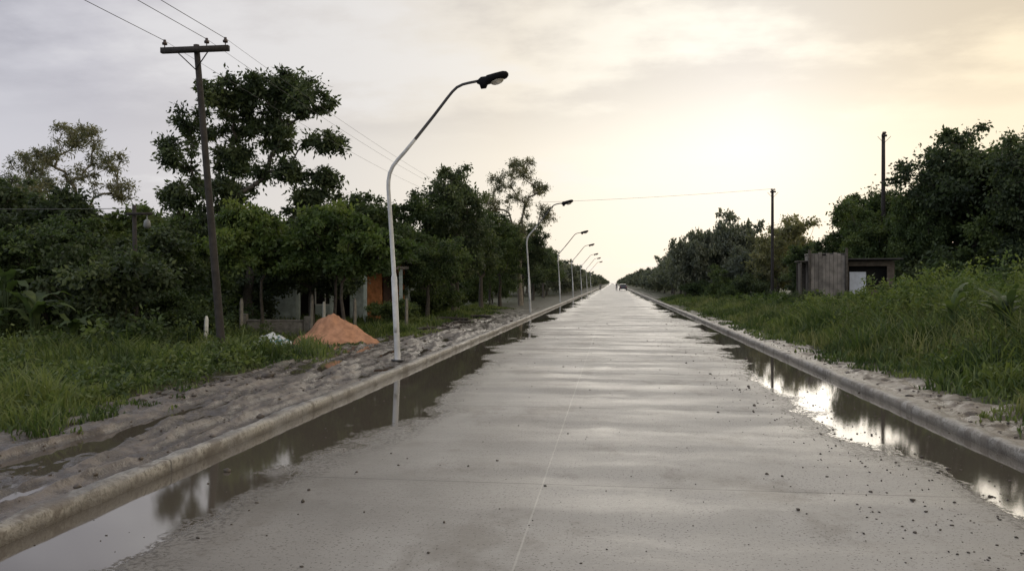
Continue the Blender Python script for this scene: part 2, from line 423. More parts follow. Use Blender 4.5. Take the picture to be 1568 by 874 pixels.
def leaves(rng, C, cr, lpc, ll, lw, squash=.65, tonec=None, droop=.2):
    n = len(C); M = n * lpc
    ci = np.repeat(np.arange(n), lpc)
    d = rng.normal(size=(M, 3)); d /= np.linalg.norm(d, axis=1)[:, None]
    r = cr[ci] * np.abs(rng.normal(0, .62, M)) ** .8
    P = C[ci] + d * r[:, None] * np.array([1, 1, squash])
    a = rng.normal(size=(M, 3)) + d * .8 + np.array([0, 0, -droop * 2]); a /= np.linalg.norm(a, axis=1)[:, None]
    nn = rng.normal(size=(M, 3)) * .8 + np.array([0, 0, .8])
    bb = np.cross(nn, a); bb /= (np.linalg.norm(bb, axis=1)[:, None] + 1e-6)
    s = rng.uniform(.6, 1.35, M)[:, None]
    L = a * ll * s; W = bb * lw * s * .5
    V = np.stack([P, P + L * .45 + W, P + L, P + L * .45 - W], 1)
    tc = tonec[ci] + rng.normal(0, .13, M)
    return V.reshape(-1, 3), np.repeat(tc, 4)

def tree_mesh(name, seed, lobes, trunk, ncl, lpc, cr, leaf, lmat, bmat=None, squash=.65, zmin=.1, limbr=None):
    rng = np.random.default_rng(seed)
    lob = np.array(lobes, float)
    wgt = (lob[:, 3] * lob[:, 4] * lob[:, 5]) ** .7; wgt /= wgt.sum()
    li = rng.choice(len(lob), ncl, p=wgt)
    d = rng.normal(size=(ncl, 3)); d /= np.linalg.norm(d, axis=1)[:, None]
    C = lob[li, :3] + d * (rng.uniform(0, 1, ncl) ** .45)[:, None] * lob[li, 3:6]
    C = C[C[:, 2] > zmin + .2]; ncl = len(C)
    crs = cr * rng.uniform(.6, 1.3, ncl)
    tone = .5 + rng.normal(0, .22, ncl)
    acc = Acc()
    tp = [Vector(p[:3]) for p in trunk]; tr = [p[3] for p in trunk]
    acc.tube(tp, tr, 9)
    nodes = [np.array(p[:3]) for p in trunk[-2:]]; par = [-1, 0]; cost = [0, 0]
    T = nodes[-1]
    order = np.argsort(np.linalg.norm(C - T, axis=1))
    for i in order:
        c = C[i]; N = np.array(nodes); dd = np.linalg.norm(N - c, axis=1) + .3 * np.array(cost) + 2 * np.maximum(0, N[:, 2] - c[2] - .2)
        j = int(np.argmin(dd)); L = np.linalg.norm(N[j] - c)
        mid = N[j] * .5 + c * .5 + rng.normal(0, .08, 3) * L + np.array([0, 0, .04 * L])
        nodes.append(mid); par.append(j); cost.append(cost[j] + L * .5)
        nodes.append(c); par.append(len(nodes) - 2); cost.append(cost[j] + L)
    cnt = np.ones(len(nodes))
    for i in range(len(nodes) - 1, 1, -1): cnt[par[i]] += cnt[i]
    r0 = limbr or tr[-1] * .95
    rad = np.maximum(.011, r0 * (cnt / max(cnt[1], 2)) ** .5)
    for i in range(2, len(nodes)):
        p = par[i]
        acc.tube([nodes[p], nodes[i]], [min(rad[p], rad[i] * 1.35), rad[i]], 5, cap=False)
    lv, lt = leaves(rng, C, crs, lpc, leaf[0], leaf[1], squash, tone)
    lv[:, 2] = np.maximum(lv[:, 2], .03)
    bv = np.array(acc.V); bf = np.array(acc.F)
    nl = len(lv) // 4
    lf = np.arange(nl * 4).reshape(nl, 4) + len(bv)
    return mesh_np(name, np.concatenate([bv, lv]), np.concatenate([bf, lf]), [bmat or bark, lmat],
                   np.concatenate([np.zeros(len(bf)), np.ones(nl)]), np.concatenate([np.zeros(len(bv)), lt]),
                   np.concatenate([np.ones(len(bf), bool), np.zeros(nl, bool)]))

def lobes_in(seed, H, W, base, n=9, k=.42):
    rng = np.random.default_rng(seed); out = []
    zc = (H + base) / 2; hz = (H - base) / 2
    out.append((0, 0, zc, W * .3, W * .3, hz * .6))
    for i in range(n):
        a = 2 * math.pi * (i / n) * 2.4 + rng.uniform(-.4, .4); f = rng.uniform(-.85, .85)
        rr = math.sqrt(1 - f * f) * W / 2 * .66
        s = rng.uniform(.75, 1.2)
        out.append((math.cos(a) * rr, math.sin(a) * rr, zc + f * hz * .72, W * k * .5 * s, W * k * .5 * s, hz * .36 * s))
    return out

M = {}
M['big'] = tree_mesh('large_tree', 11, [(1.2, .3, 9.6, 1.6, 1.3, .85), (-.6, -.4, 9.3, 1.1, 1.2, .8), (-2.4, .2, 8.15, .95, 1, .8), (-3.0, -.3, 6.9, .85, 1, .65),
     (0, .8, 8.2, 1.6, 1.4, .8), (2.6, -.2, 8.9, 1.0, 1, .65), (3.3, .3, 7.45, .75, .8, .35), (1.6, .3, 7.6, 1.0, 1, .5), (1.5, .2, 6.3, 1.2, 1, .55), (3.2, .2, 6.1, .7, .8, .4), (-2.8, .3, 5.5, 1.1, 1.2, .75),
     (-.7, -.4, 5.4, 1.0, 1.3, .6), (2.7, 0, 5.0, 1.3, 1.2, .7), (-1.1, .6, 7.1, .9, 1, .7), (-.2, .3, 6.4, .8, .8, .5), (-1.6, 0, 4.2, 1.8, 1.2, .6), (2.4, 0, 3.9, 1.4, 1.2, .6)],
     [(0, 0, -.2, .26), (-.05, 0, 1.2, .21), (.06, .05, 2.4, .18), (.02, 0, 3.3, .16)], 370, 130, .40, (.19, .085), L_dark, squash=.7, limbr=.17)
M['euc'] = tree_mesh('eucalyptus_tree', 21, [(0, 0, 9.2, 1.3, 1.2, .9), (-1.7, 0, 8, 1.0, 1, .8), (1.6, .2, 8.2, 1.0, 1, .8), (.4, 0, 7, 1.2, 1, .8), (2.5, 0, 6.8, .8, .8, .7), (-2.1, 0, 6.3, .8, .8, .7), (0, .4, 5.2, 1.4, 1, .9)],
     [(0, 0, -.2, .24), (.15, 0, 2, .19), (.1, 0, 3.6, .15), (.0, 0, 4.4, .13)], 120, 85, .42, (.21, .055), L_euc, bark_l, limbr=.13)
for i, (H, W, base, mt) in enumerate([(8.2, 5.2, 1.4, L_dark), (7.2, 6.0, 1.0, L_mid), (6.2, 5.4, .7, L_dark), (7.5, 5.0, 1.6, L_mid)]):
    M['r%d' % i] = tree_mesh('broadleaf_tree', 31 + i, lobes_in(31 + i, H, W, base, 12), [(0, 0, -.2, .2), (.08, 0, .8, .16), (0, .06, 1.7, .14), (.05, 0, 2.3, .12)],
                             200, 120, .48, (.18, .095), mt, limbr=.12)
M['small'] = tree_mesh('small_tree', 51, [(0, 0, 3.2, 1.6, 1.4, .7), (-1.6, 0, 2.7, 1.1, 1, .6), (1.5, 0, 2.9, 1.1, 1, .6), (.3, -.6, 2.3, 1.3, .9, .4), (-.6, .4, 3.8, 1, 1, .4)],
     [(0, 0, -.1, .075), (.06, 0, .7, .06), (-.02, 0, 1.3, .05), (.0, 0, 1.8, .045)], 160, 105, .34, (.15, .08), L_light, squash=.5, limbr=.045)
for i, (H, W, mt) in enumerate([(3.4, 4.6, L_dark), (2.6, 4.2, L_mid), (4.2, 4.6, L_mid)]):
    M['b%d' % i] = tree_mesh('shrub', 61 + i, lobes_in(61 + i, H, W, -.3, 9, .55), [(0, 0, -.2, .08), (0, 0, .3, .06), (.03, 0, .6, .05)], 125, 115, .42, (.16, .085), mt, limbr=.05)
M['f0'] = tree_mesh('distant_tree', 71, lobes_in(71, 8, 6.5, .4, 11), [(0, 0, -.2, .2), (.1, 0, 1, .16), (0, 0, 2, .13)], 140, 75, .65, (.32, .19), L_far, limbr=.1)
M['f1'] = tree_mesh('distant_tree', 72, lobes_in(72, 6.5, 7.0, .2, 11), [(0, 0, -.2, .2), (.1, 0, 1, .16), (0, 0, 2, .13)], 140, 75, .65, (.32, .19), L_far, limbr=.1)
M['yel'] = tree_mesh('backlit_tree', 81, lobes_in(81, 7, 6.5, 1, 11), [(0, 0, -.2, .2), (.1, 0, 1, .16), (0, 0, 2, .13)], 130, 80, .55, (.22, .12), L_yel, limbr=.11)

def tree(key, x, y, s=1, rz=0, sz=None, name=None, dz=0, parent=None):
    me = M[key]; z = float(ground_z(x, y)) + dz if abs(y) < 400 else 0
    return obj(name or me.name.split('.')[0], me, (x, y, z - .02), parent, rz, (s, s, sz or s))

# left side
tree('big', -14.5, 30.4, 1.0)
tree('euc', -30.3, 42, 1.1, 1.2)
tree('euc', -34, 43, .95, 2.6)
for a in [('r2', -19.2, 23.5, 1.0, .3, .95), ('r0', -22.5, 27, .85, 1.9, .76), ('r1', -17.3, 25.5, .85, 2.4, .68), ('r2', -15.6, 24, .85, 4.1, .64), ('r1', -21, 30, 1.0, 5.2, .76),
          ('r3', -25, 36, 1.0, .6, .76), ('r2', -18.8, 34, 1, 2.9, .82), ('r0', -29, 40, 1.0, 3.9, .8), ('r1', -15.5, 20.2, .62, 3.1, .56),
          ('r3', -17, 38, 1.0, 1.1, .70), ('r1', -10.6, 41, .95, 1.3, .95), ('r3', -12.8, 40, .9, 1.1, .92), ('r2', -11.5, 29.5, .75, 2.2, .70), ('r0', -8.6, 42.5, .88, .9, 1.08), ('r2', -9.3, 47, .9, .2, 1.05), ('r1', -8.6, 36.5, .62, 4.9, .66),
          ('r3', -8.6, 52, .9, 2.5, .92), ('r1', -8.2, 58, .8, 3.7, 1.0), ('r0', -7.7, 68, .85, 5.1, .9), ('r2', -7.8, 78, .9, .4, .9), ('r3', -7.8, 90, .9, 1.4, .8)]:
    tree(a[0], a[1], a[2], a[3], a[4], a[5])
tree('euc', -6.9, 60, .95, 3.6, 1.12)
tree('small', -8.6, 24.6, 1.0, .4, 1.0)
tree('small', -9.1, 25.4, .95, 2.4, 1.05)
tree('small', -11.3, 24.6, .9, 1.4, 1.05)
for a in [('b0', -13.6, 19.5, .9, 0), ('b1', -11.9, 21.7, .5, 1), ('b0', -17.5, 20.5, 1, 2), ('b1', -16.2, 17.7, .8, 3), ('b0', -20, 20.5, 1.1, 4), ('b2', -14.8, 26, 1, 5),
          ('b0', -14.8, 31.5, 1, .5), ('b2', -16.5, 30, 1, 1.5), ('b2', -19, 27, 1, 2.2), ('b1', -13.8, 23.4, .8, .9), ('b0', -16.5, 22.6, .9, 3.9), ('b0', -23, 24, 1.2, 2), ('b1', -9.0, 39, .7, 2.7), ('b0', -12, 46, 1, 2), ('b2', -11, 56, 1, 1), ('b2', -10, 66, 1, 3), ('b2', -20, 42, 1.2, 4), ('b0', -15, 45, 1.3, 3), ('b1', -9.2, 33, .5, 1.7)]:
    tree(a[0], a[1], a[2], a[3], a[4])
# right side: tall trees well back behind the weeds
for a in [('r0', 18.7, 46, 1.2, .4, 1.33), ('r1', 21.3, 47, 1.4, 2.4, 1.42), ('r2', 24.5, 45, 1.5, 1.4, 1.72), ('r0', 24.5, 51, 1.6, 2.2, 1.25), ('r2', 19.4, 56, 1.1, 3.3, 1.42), ('r3', 17.2, 56, 1.0, 1.9, 1.12),
          ('r1', 23, 57, 1.4, 2.9, 1.35), ('r2', 19.5, 64, 1.1, .4, 1.0), ('r2', 28, 50, 1.5, 5, 1.95), ('r1', 30, 56, 1.6, 3, 1.8), ('r1', 15.3, 50, .85, 4.4, .98), ('r3', 16.9, 46.5, .72, 3.4, 1.0), ('r1', 13.4, 55, .62, 1.4, .72), ('r0', 20.6, 40, 1.0, 2.1, 1.15), ('r0', 22.6, 41, 1.0, 4.1, 1.25)]:
    tree(a[0], a[1], a[2], a[3], a[4], a[5], dz=.0)
tree('yel', 15.2, 70, 1.0, .5, 1.15)
tree('yel', 13.6, 68, .85, 2.5, 1.05)
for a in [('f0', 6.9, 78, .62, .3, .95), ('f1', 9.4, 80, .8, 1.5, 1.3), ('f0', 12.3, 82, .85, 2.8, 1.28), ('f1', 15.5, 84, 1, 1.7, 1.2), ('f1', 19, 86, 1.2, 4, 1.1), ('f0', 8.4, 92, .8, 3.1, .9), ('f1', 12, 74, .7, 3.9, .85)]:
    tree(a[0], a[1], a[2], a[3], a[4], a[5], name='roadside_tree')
for a in [('b1', 8.2, 76, .8, 1), ('b2', 9.5, 72, .8, 2), ('b0', 11.5, 66, .8, 3), ('b1', 9.8, 68, .6, 4), ('b0', 14, 60, 1, 5), ('b1', 13.9, 45, .8, 2), ('b0', 16.6, 44, 1.1, 1), ('b0', 9.2, 38.5, .38, 1.8), ('b1', 16.2, 36, .9, 1), ('b0', 21, 40, 1.3, 3), ('b2', 19, 43, 1.2, 4), ('b0', 24, 40, 1.4, 1), ('b1', 14.5, 31, .6, 2.2), ('b2', 26, 36, 1.2, 2.2), ('b0', 18, 31, .8, 2.9), ('b1', 14.2, 38.5, .62, 2.9), ('b1', 12.2, 36.5, .3, .9)]:
    tree(a[0], a[1], a[2], a[3], a[4])
rng = np.random.default_rng(77)
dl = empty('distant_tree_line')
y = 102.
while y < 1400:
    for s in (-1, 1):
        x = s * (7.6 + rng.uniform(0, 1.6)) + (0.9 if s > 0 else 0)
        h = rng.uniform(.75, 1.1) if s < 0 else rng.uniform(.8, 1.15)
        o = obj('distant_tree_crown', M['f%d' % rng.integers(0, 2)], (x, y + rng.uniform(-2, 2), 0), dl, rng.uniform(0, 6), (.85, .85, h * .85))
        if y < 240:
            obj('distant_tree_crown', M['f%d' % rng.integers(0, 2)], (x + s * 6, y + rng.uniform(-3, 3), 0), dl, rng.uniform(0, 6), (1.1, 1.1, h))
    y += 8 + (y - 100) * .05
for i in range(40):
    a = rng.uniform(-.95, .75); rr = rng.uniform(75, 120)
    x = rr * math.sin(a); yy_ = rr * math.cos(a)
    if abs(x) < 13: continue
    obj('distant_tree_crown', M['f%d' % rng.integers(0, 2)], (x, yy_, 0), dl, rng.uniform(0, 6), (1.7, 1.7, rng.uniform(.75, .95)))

# ------------------------------------------------------------------ grass
def grass(name, P, H, W, mat, seed, lean=.5):
    rng = np.random.default_rng(seed); n = len(P)
    az = rng.uniform(0, 2 * np.pi, n); d = np.stack([np.cos(az), np.sin(az), np.zeros(n)], 1)
    az2 = rng.uniform(0, 2 * np.pi, n); w = np.stack([np.cos(az2), np.sin(az2), np.zeros(n)], 1) * (W / 2)[:, None]
    ln = (rng.uniform(.1, 1, n) * lean * H)[:, None]
    up = np.array([0, 0, 1.])
    m1 = P + d * ln * .35 + up * (H * .6)[:, None]; tip = P + d * ln * 1.1 + up * (H * rng.uniform(.8, 1.0, n))[:, None]
    V = np.stack([P - w, P + w, m1 - w * .8, m1 + w * .8, tip], 1).reshape(-1, 3)
    b = np.array([[0, 1, 3], [0, 3, 2], [2, 3, 4]])
    F = (b[None] + (np.arange(n) * 5)[:, None, None]).reshape(-1, 3)
    tn = .50 + (vnoise(P[:, 0] * .8, P[:, 1] * .8, 31) - .5) * .9 + (vnoise(P[:, 0] * 3, P[:, 1] * 3, 32) - .5) * .6 + rng.normal(0, .2, n)
    obj(name, mesh_np(name, V, F, [mat], tone=np.repeat(tn, 5)))

rng = np.random.default_rng(8)
n = 170000
yv = 6 + rng.uniform(0, 1, n) ** 1.5 * 50; xv = -6.0 - rng.uniform(0, 1, n) ** 1.2 * 15
edge = -6.9 + (vnoise(yv * .5, yv * 0, 41) - .5) * 1.8 + (vnoise(xv * 2.5, yv * 2.5, 44) - .5) * 1.4 + np.where(yv > 14, .25, 0)
den = sstep(.3, .75, vnoise(xv * 1.6, yv * 1.6, 42) + sstep(0, 1.5, edge - xv) * .3)
ok = (xv < edge) & (rng.uniform(0, 1, n) < den)
ok &= ((xv + 8.1) ** 2 / 1.6 + (yv - 23.2) ** 2 / 1.4 > 1.2)
ok &= ~((np.abs(xv + 9.75 - (yv - 22) * -.42) < .8) & (yv > 18.5) & (yv < 23))
xv, yv = xv[ok], yv[ok]
inn = sstep(0, 1.8, edge[ok] - xv)
H = (.08 + .75 * inn * vnoise(xv * 1.1, yv * 1.1, 43) ** 1.2) * rng.uniform(.5, 1.35, len(xv)) * np.where(yv > 20, .6, 1)
grass('verge_grass', np.stack([xv, yv, ground_z(xv, yv) - .01], 1), H, rng.uniform(.010, .024, len(xv)) * (1 + yv / 30), L_grass, 9, .9)
n = 200000
yv = 6 + rng.uniform(0, 1, n) ** 1.5 * 80; xv = 4.4 + rng.uniform(0, 1, n) ** 1.1 * 16
edge = 5.0 + (vnoise(yv * .5, yv * 0, 51) - .5) * .9 + (vnoise(xv * 2.5, yv * 2.5, 54) - .5) * .9 - sstep(14, 24, yv) * .45
den = sstep(.2, .65, vnoise(xv * 1.2, yv * 1.2, 52) + sstep(0, 1.5, xv - edge) * .4)
ok = (xv > edge) & (rng.uniform(0, 1, n) < den)
xv, yv = xv[ok], yv[ok]
inn = sstep(0, 2.4, xv - edge[ok])
H = (.10 + 1.15 * inn * (.1 + 1.0 * vnoise(xv * 1.1, yv * 1.1, 53))) * rng.uniform(.5, 1.3, len(xv)) * np.where(yv > 28, .55, 1)
grass('tall_grass', np.stack([xv, yv, ground_z(xv, yv) - .01], 1), H, rng.uniform(.010, .026, len(xv)) * (1 + yv / 25), L_grass, 10, .9)
n = 50000
yv = 8 + rng.uniform(0, 1, n) ** 1.3 * 55; xv = 5.2 + rng.uniform(0, 1, n) * 9
ok = vnoise(xv * .5, yv * .4, 61) > .4; xv, yv = xv[ok], yv[ok]
grass('dry_tall_grass', np.stack([xv, yv, ground_z(xv, yv)], 1), rng.uniform(.3, 1.3, len(xv)) * np.where(yv > 28, .6, 1) * (.35 + .65 * sstep(5.2, 7.5, xv)), rng.uniform(.008, .018, len(xv)) * (1 + yv / 25), L_dry, 12, .7)
def weeds(name, xr, yr, n, seed, hmax, mat, lpc=60, edgef=None, ls=1):
    rng = np.random.default_rng(seed)
    y = yr[0] + rng.uniform(0, 1, n) ** 1.3 * (yr[1] - yr[0]); x = rng.uniform(xr[0], xr[1], n)
    ok = (vnoise(x * .6, y * .6, seed) > .38) & ~((x > -10.6) & (x < -7.5) & (y > 19.5)); x, y = x[ok], y[ok]
    hh = hmax * (.2 + 1.0 * vnoise(x * .5, y * .5, seed + 1)) * rng.uniform(.4, 1, len(x))
    if edgef is not None: hh *= edgef(x)
    C = np.stack([x, y, ground_z(x, y) + hh], 1)
    V, tn = leaves(rng, C, rng.uniform(.15, .34, len(x)), lpc, .10 * ls, .05 * ls, 1.0, .5 + rng.normal(0, .25, len(x)))
    F = np.arange(len(V)).reshape(-1, 4)
    obj(name, mesh_np(name, V, F, [mat], tone=tn))
weeds('broadleaf_weeds', (-20, -7.4), (8, 24), 2600, 91, .7, L_mid, 45, edgef=lambda x: .3 + .7 * sstep(-7.4, -10, x))
weeds('broadleaf_weeds', (-21, -10.5), (15, 21), 500, 94, 1.3, L_mid, 60, ls=1.3)
weeds('broadleaf_weeds', (5.8, 18), (8, 34), 4000, 92, 1.7, L_light, 45, edgef=lambda x: .12 + .88 * sstep(5.8, 8.4, x))
weeds('broadleaf_weeds', (8, 18), (30, 64), 900, 93, .9, L_light, 50, ls=1.6)

def leafplant(name, loc, n, length, width, seed, mat, stem=.6, up=.9):
    rng = np.random.default_rng(seed); V = []; F = []; T = []
    acc = Acc()
    for i in range(n):
        az = 2 * math.pi * i / n * 1.7 + rng.uniform(-.4, .4); L = length * rng.uniform(.7, 1.15); el = up * rng.uniform(.75, 1.25)
        p = Vector((rng.normal(0, .05), rng.normal(0, .05), stem * rng.uniform(.6, 1.1))); a = el; k = 12; o = len(V); tn = rng.uniform(.2, .8)
        acc.tube([(p.x * .3, p.y * .3, -.1), tuple(p)], [.035, .02], 5, cap=False)
        hd = Vector((math.cos(az), math.sin(az), 0)); sd_ = Vector((-math.sin(az), math.cos(az), 0))
        for j in range(k + 1):
            u = j / k; wd = width * .5 * math.sin(math.pi * min(1, .08 + u * .92)) ** .7 * (rng.uniform(.65, 1.1) if u < 1 else .1)
            nrm = Vector((0, 0, 1)); dr = rng.uniform(-.5, .4)
            V += [tuple(p - sd_ * wd + nrm * wd * dr), tuple(p), tuple(p + sd_ * wd + nrm * wd * (dr * .8))]; T += [tn + rng.normal(0, .1)] * 3
            p = p + (hd * math.cos(a) + Vector((0, 0, math.sin(a)))) * (L / k); a -= .16 * (1 + rng.uniform(-.3, .3))
        for j in range(k):
            for c in (0, 1):
                q = o + j * 3 + c; F.append((q, q + 1, q + 4, q + 3))
    nb = len(V); V += acc.V; F += [tuple(i + nb for i in f) for f in acc.F]; T += [.4] * len(acc.V)
    x, y = loc
    obj(name, mesh_np(name, V, F, [mat], tone=T, smooth=True), (x, y, float(ground_z(x, y))))
leafplant('banana_plant', (-13.3, 16.9), 10, 1.15, .27, 1, L_mid, 1.2, 1.25)
leafplant('banana_plant', (-14.3, 17.2), 9, 1.2, .28, 2, L_mid, 1.7, 1.25)
leafplant('banana_plant', (-12.3, 16.9), 7, .85, .22, 3, L_mid, .8, 1.2)
for i, (x, y) in enumerate([(7.6, 16.6), (8.1, 16.0), (8.7, 17.0), (7.3, 18.2), (9.6, 18.5), (7.4, 14.0), (8.3, 14.4), (8.0, 17.6)]):
    leafplant('canna_plant', (x, y), 10, .85, .17, 10 + i, L_mid, .9, 1.5)

# ------------------------------------------------------------------ street lamps
pole_m = simple('galvanised_paint', (0.52, 0.53, 0.54), .45, .15, 5, bump=.1)
arm_m = simple('arm_painted_silhouette', (0.05, 0.05, 0.055), .5, .2, 5, bump=.1)  # arm's silhouette against the bright sky put into its dark colour
head_m = simple('lamp_housing_black', (0.006, 0.006, 0.008), .7, .2, 5, bump=0, spec=.15)
gl, t, b = newmat('lamp_glass'); b.inputs['Base Color'].default_value = (.75, .70, .60, 1); b.inputs['Roughness'].default_value = .25; b.inputs['Transmission Weight'].default_value = .5
def lamp_mesh():
    acc = Acc()
    pts = [(0, 0, -.1), (-.02, 0, .4), (-.085, 0, 1.86)]
    acc.tube(pts, [.066, .066, .064], 14, 0)
    acc.tube([(-.085, 0, 1.86), (-.088, 0, 1.93)], [.064, .048], 14, 0)
    path = [(-.088, 0, 1.93), (-.15, 0, 2.9), (-.215, 0, 3.85), (-.215, 0, 4.02), (-.185, 0, 4.2), (-.11, 0, 4.36), (.0, 0, 4.5), (.15, 0, 4.66), (.40, 0, 4.95)]
    acc.tube(path, [.047, .046, .045, .044, .043, .042, .041, .04, .038], 12, 0)
    path = [(.40, 0, 4.95), (.83, 0, 5.47), (1.14, 0, 5.86), (1.25, 0, 5.99), (1.35, 0, 6.08), (1.48, 0, 6.14), (1.62, 0, 6.17), (1.92, 0, 6.22)]
    acc.tube(path, [.037, .034, .032, .031, .031, .030, .030, .030], 12, 1)
    acc.box((-.03, -.066, .75), (.07, .012, .22), 0)
    acc.box((0, 0, .015), (.26, .26, .03), 1)
    secs = [(1.80, 6.18, .035, .03), (1.86, 6.19, .08, .07), (1.89, 6.16, .095, .13), (2.00, 6.17, .10, .13), (2.03, 6.22, .125, .10), (2.22, 6.27, .14, .095), (2.38, 6.31, .135, .09), (2.46, 6.325, .10, .07), (2.50, 6.33, .04, .03)]
    V = []; F = []; s = 24
    for (x, z, wy, hz) in secs:
        for k in range(s):
            a = 2 * math.pi * k / s; c_, s_ = math.cos(a), math.sin(a)
            sy = abs(c_) ** .75 * (1 if c_ > 0 else -1); szz = abs(s_) ** .8 * (1 if s_ > 0 else -1)
            V.append((x, wy * sy, z + hz * szz))
    for i in range(len(secs) - 1):
        for k in range(s): F.append((i * s + k, i * s + (k + 1) % s, (i + 1) * s + (k + 1) % s, (i + 1) * s + k))
    F.append(tuple(range(s))); F.append(tuple(range((len(secs) - 1) * s, len(secs) * s)))
    acc.add(V, F, 2)
    V = []; F = []; rings = 7; s = 20
    for r_ in range(rings):
        ph = r_ / (rings - 1) * math.pi / 2
        for k in range(s):
            a = 2 * math.pi * k / s; lx = .16 * math.cos(ph) * math.cos(a)
            V.append((2.25 + lx, .11 * math.cos(ph) * math.sin(a), 6.21 + lx * .2 - .10 * math.sin(ph)))
    for i in range(rings - 1):
        for k in range(s): F.append((i * s + k, i * s + (k + 1) % s, (i + 1) * s + (k + 1) % s, (i + 1) * s + k))
    acc.add(V, F, 3)
    return acc.mesh('street_lamp', [pole_m, arm_m, head_m, gl], True)
LM = lamp_mesh()
for i, y in enumerate([17.4, 46.5, 71.2, 95, 121, 147, 173]):
    obj('street_lamp', LM, (-4.78 + (0 if i < 2 else .15), y, .05), None, 0 if i == 0 else R([2, -3, 3, 0, 2, -2][i - 1]), (1, 1, [1, 1.03, 1.0, 1.0, .97, 1, 1][i]))

# ------------------------------------------------------------------ utility poles + wires
wood = simple('weathered_pole_wood', (0.035, 0.03, 0.028), .8, .35, 7, bump=.5)
ins = simple('insulator_porcelain', (0.05, 0.03, 0.025), .25, .2, 8, bump=0)
wire_m = simple('cable', (0.07, 0.07, 0.07), .6, .1, 5, bump=0)
def power_pole(x, y, h, leanx, arm=1.6, name='utility_pole', r=.085):
    acc = Acc(); k = 8
    pts = [(leanx * (i / k) ** 1.0, 0.0, -.2 + (h + .2) * i / k) for i in range(k + 1)]
    acc.tube(pts, [r * (1.12 - .35 * i / k) for i in range(k + 1)], 12, 0)
    tx = leanx; az = h - .13; off = .02
    acc.box((tx + off, -.1, az), (arm, .10, .12), 0)
    I = []
    for u in (-arm / 2 + .08, .28 if arm > 1.2 else 0, arm / 2 - .08):
        ix = tx + off + u
        acc.tube([(ix, -.1, az + .06), (ix, -.1, az + .12), (ix, -.1, az + .13), (ix, -.1, az + .17), (ix, -.1, az + .19), (ix, -.1, az + .24)], [.012, .012, .055, .06, .035, .03], 10, 1)
        I.append((x + ix, y - .1, az + .22 + float(ground_z(x, y))))
    for s in (-1, 1):
        acc.tube([(tx + s * .38, -.16, az - .05), (tx - leanx * .06, -.1, az - .45)], [.013, .013], 6, 0)
    o = obj(name, acc.mesh(name, [wood, ins], True), (x, y, float(ground_z(x, y))))
    return I
def wires(name, A, B, sag, r=.009):
    acc = Acc()
    for p, q in zip(A, B):
        pts = []
        for i in range(25):
            u = i / 24; v = Vector(p).lerp(Vector(q), u); v.z -= sag * 4 * u * (1 - u); pts.append(v)
        acc.tube(pts, [r] * 25, 5)
    obj(name, acc.mesh(name, [wire_m], True))
I0 = power_pole(-9.3, -26, 7.4, 0)
I1 = power_pole(-8.65, 16.9, 7.15, -.64)
I2 = power_pole(-9.6, 62, 7.4, 0)
I3 = power_pole(-9.6, 107, 7.4, 0)
wires('power_line', I0, I1, .25, .007); wires('power_line', I1, I2, .55, .004); wires('power_line', I2, I3, .6, .006)
J1 = power_pole(11.75, 61, 8.6, 0, .4, r=.12)
J2 = power_pole(16.2, 50.5, 10.6, 0, .3, r=.13)
wires('power_line', [(-9.6, 62, 8.0)], [J1[1]], .15, .010)
acc = Acc()
acc.tube([(0, 0, -.1), (-.03, 0, 2), (-.06, 0, 4.0)], [.07, .065, .055], 10, 0)
acc.box((.12, -.06, 3.75), (.75, .07, .07), 0)
acc.tube([(.36, -.06, 3.72), (.36, -.06, 3.6), (.36, -.06, 3.56), (.36, -.06, 3.4), (.36, -.06, 3.34)], [.015, .02, .08, .10, .04], 10, 1)
obj('service_pole', acc.mesh('service_pole', [wood, simple('lamp_grey', (.2, .21, .22), .5)], True), (-13.1, 20.6, -.05))
wires('service_cable', [(-13.1, 20.5, 3.85)], [(-30, 17.0, 4.4)], .25, .010)

# ------------------------------------------------------------------ left houses, walls, posts
plaster = simple('pale_plaster', (0.33, 0.39, 0.39), .8, .25, 3)
orange = simple('orange_brick_wall', (0.46, 0.19, 0.08), .8, .3, 5)
darkin = simple('painted_interior_shade', (0.015, 0.013, 0.012), .9, .2, 3)  # near-black panels: shade of the unlit rooms put into their colour
roofm = simple('tin_roof', (0.08, 0.072, 0.068), .5, .3, 3)
conc = simple('old_concrete', (0.24, 0.225, 0.20), .85, .3, 5, bump=.5)
white = simple('white_paint', (0.62, 0.62, 0.6), .6, .15, 5)
woodp = simple('grey_planks', (0.19, 0.172, 0.155), .85, .45, 2.2, bump=.5)

def part(name, parent, boxes, mat, bw=.012):
    acc = Acc()
    for c, d in boxes: acc.box(c, d)
    o = obj(name, acc.mesh(name, [mat]), (0, 0, 0), parent); bevel(o, bw, 1); return o
h = empty('brick_house', (-12.7, 36.0, -.05), R(10))
part('walls', h, [((-2.6, 0, 1.35), (1.6, .2, 2.7)), ((-.65, 0, 2.35), (2.3, .2, .7)), ((.9, 0, 1.35), (.8, .2, 2.7)), ((-3.3, 2.1, 1.35), (.2, 4, 2.7)), ((3.1, 2.1, 1.35), (.2, 4, 2.7)), ((0, 4.2, 1.35), (6.6, .2, 2.7)), ((-.65, 0.004, .4), (.9, .19, .8))], plaster)
part('brick_wall', h, [((1.65, -.012, 1.35), (.7, .22, 2.7)), ((2.75, -.012, 1.35), (.6, .22, 2.7)), ((2.25, -.006, 2.45), (.44, .2, .5))], orange)
part('interior_shade_panels', h, [((0, 1.2, 1.3), (6, .05, 2.5)), ((0, .8, .02), (6.2, 1.4, .03))], darkin)
part('door', h, [((2.25, .05, 1.08), (.42, .05, 2.14))], simple('brown_door', (.09, .045, .025), .6))
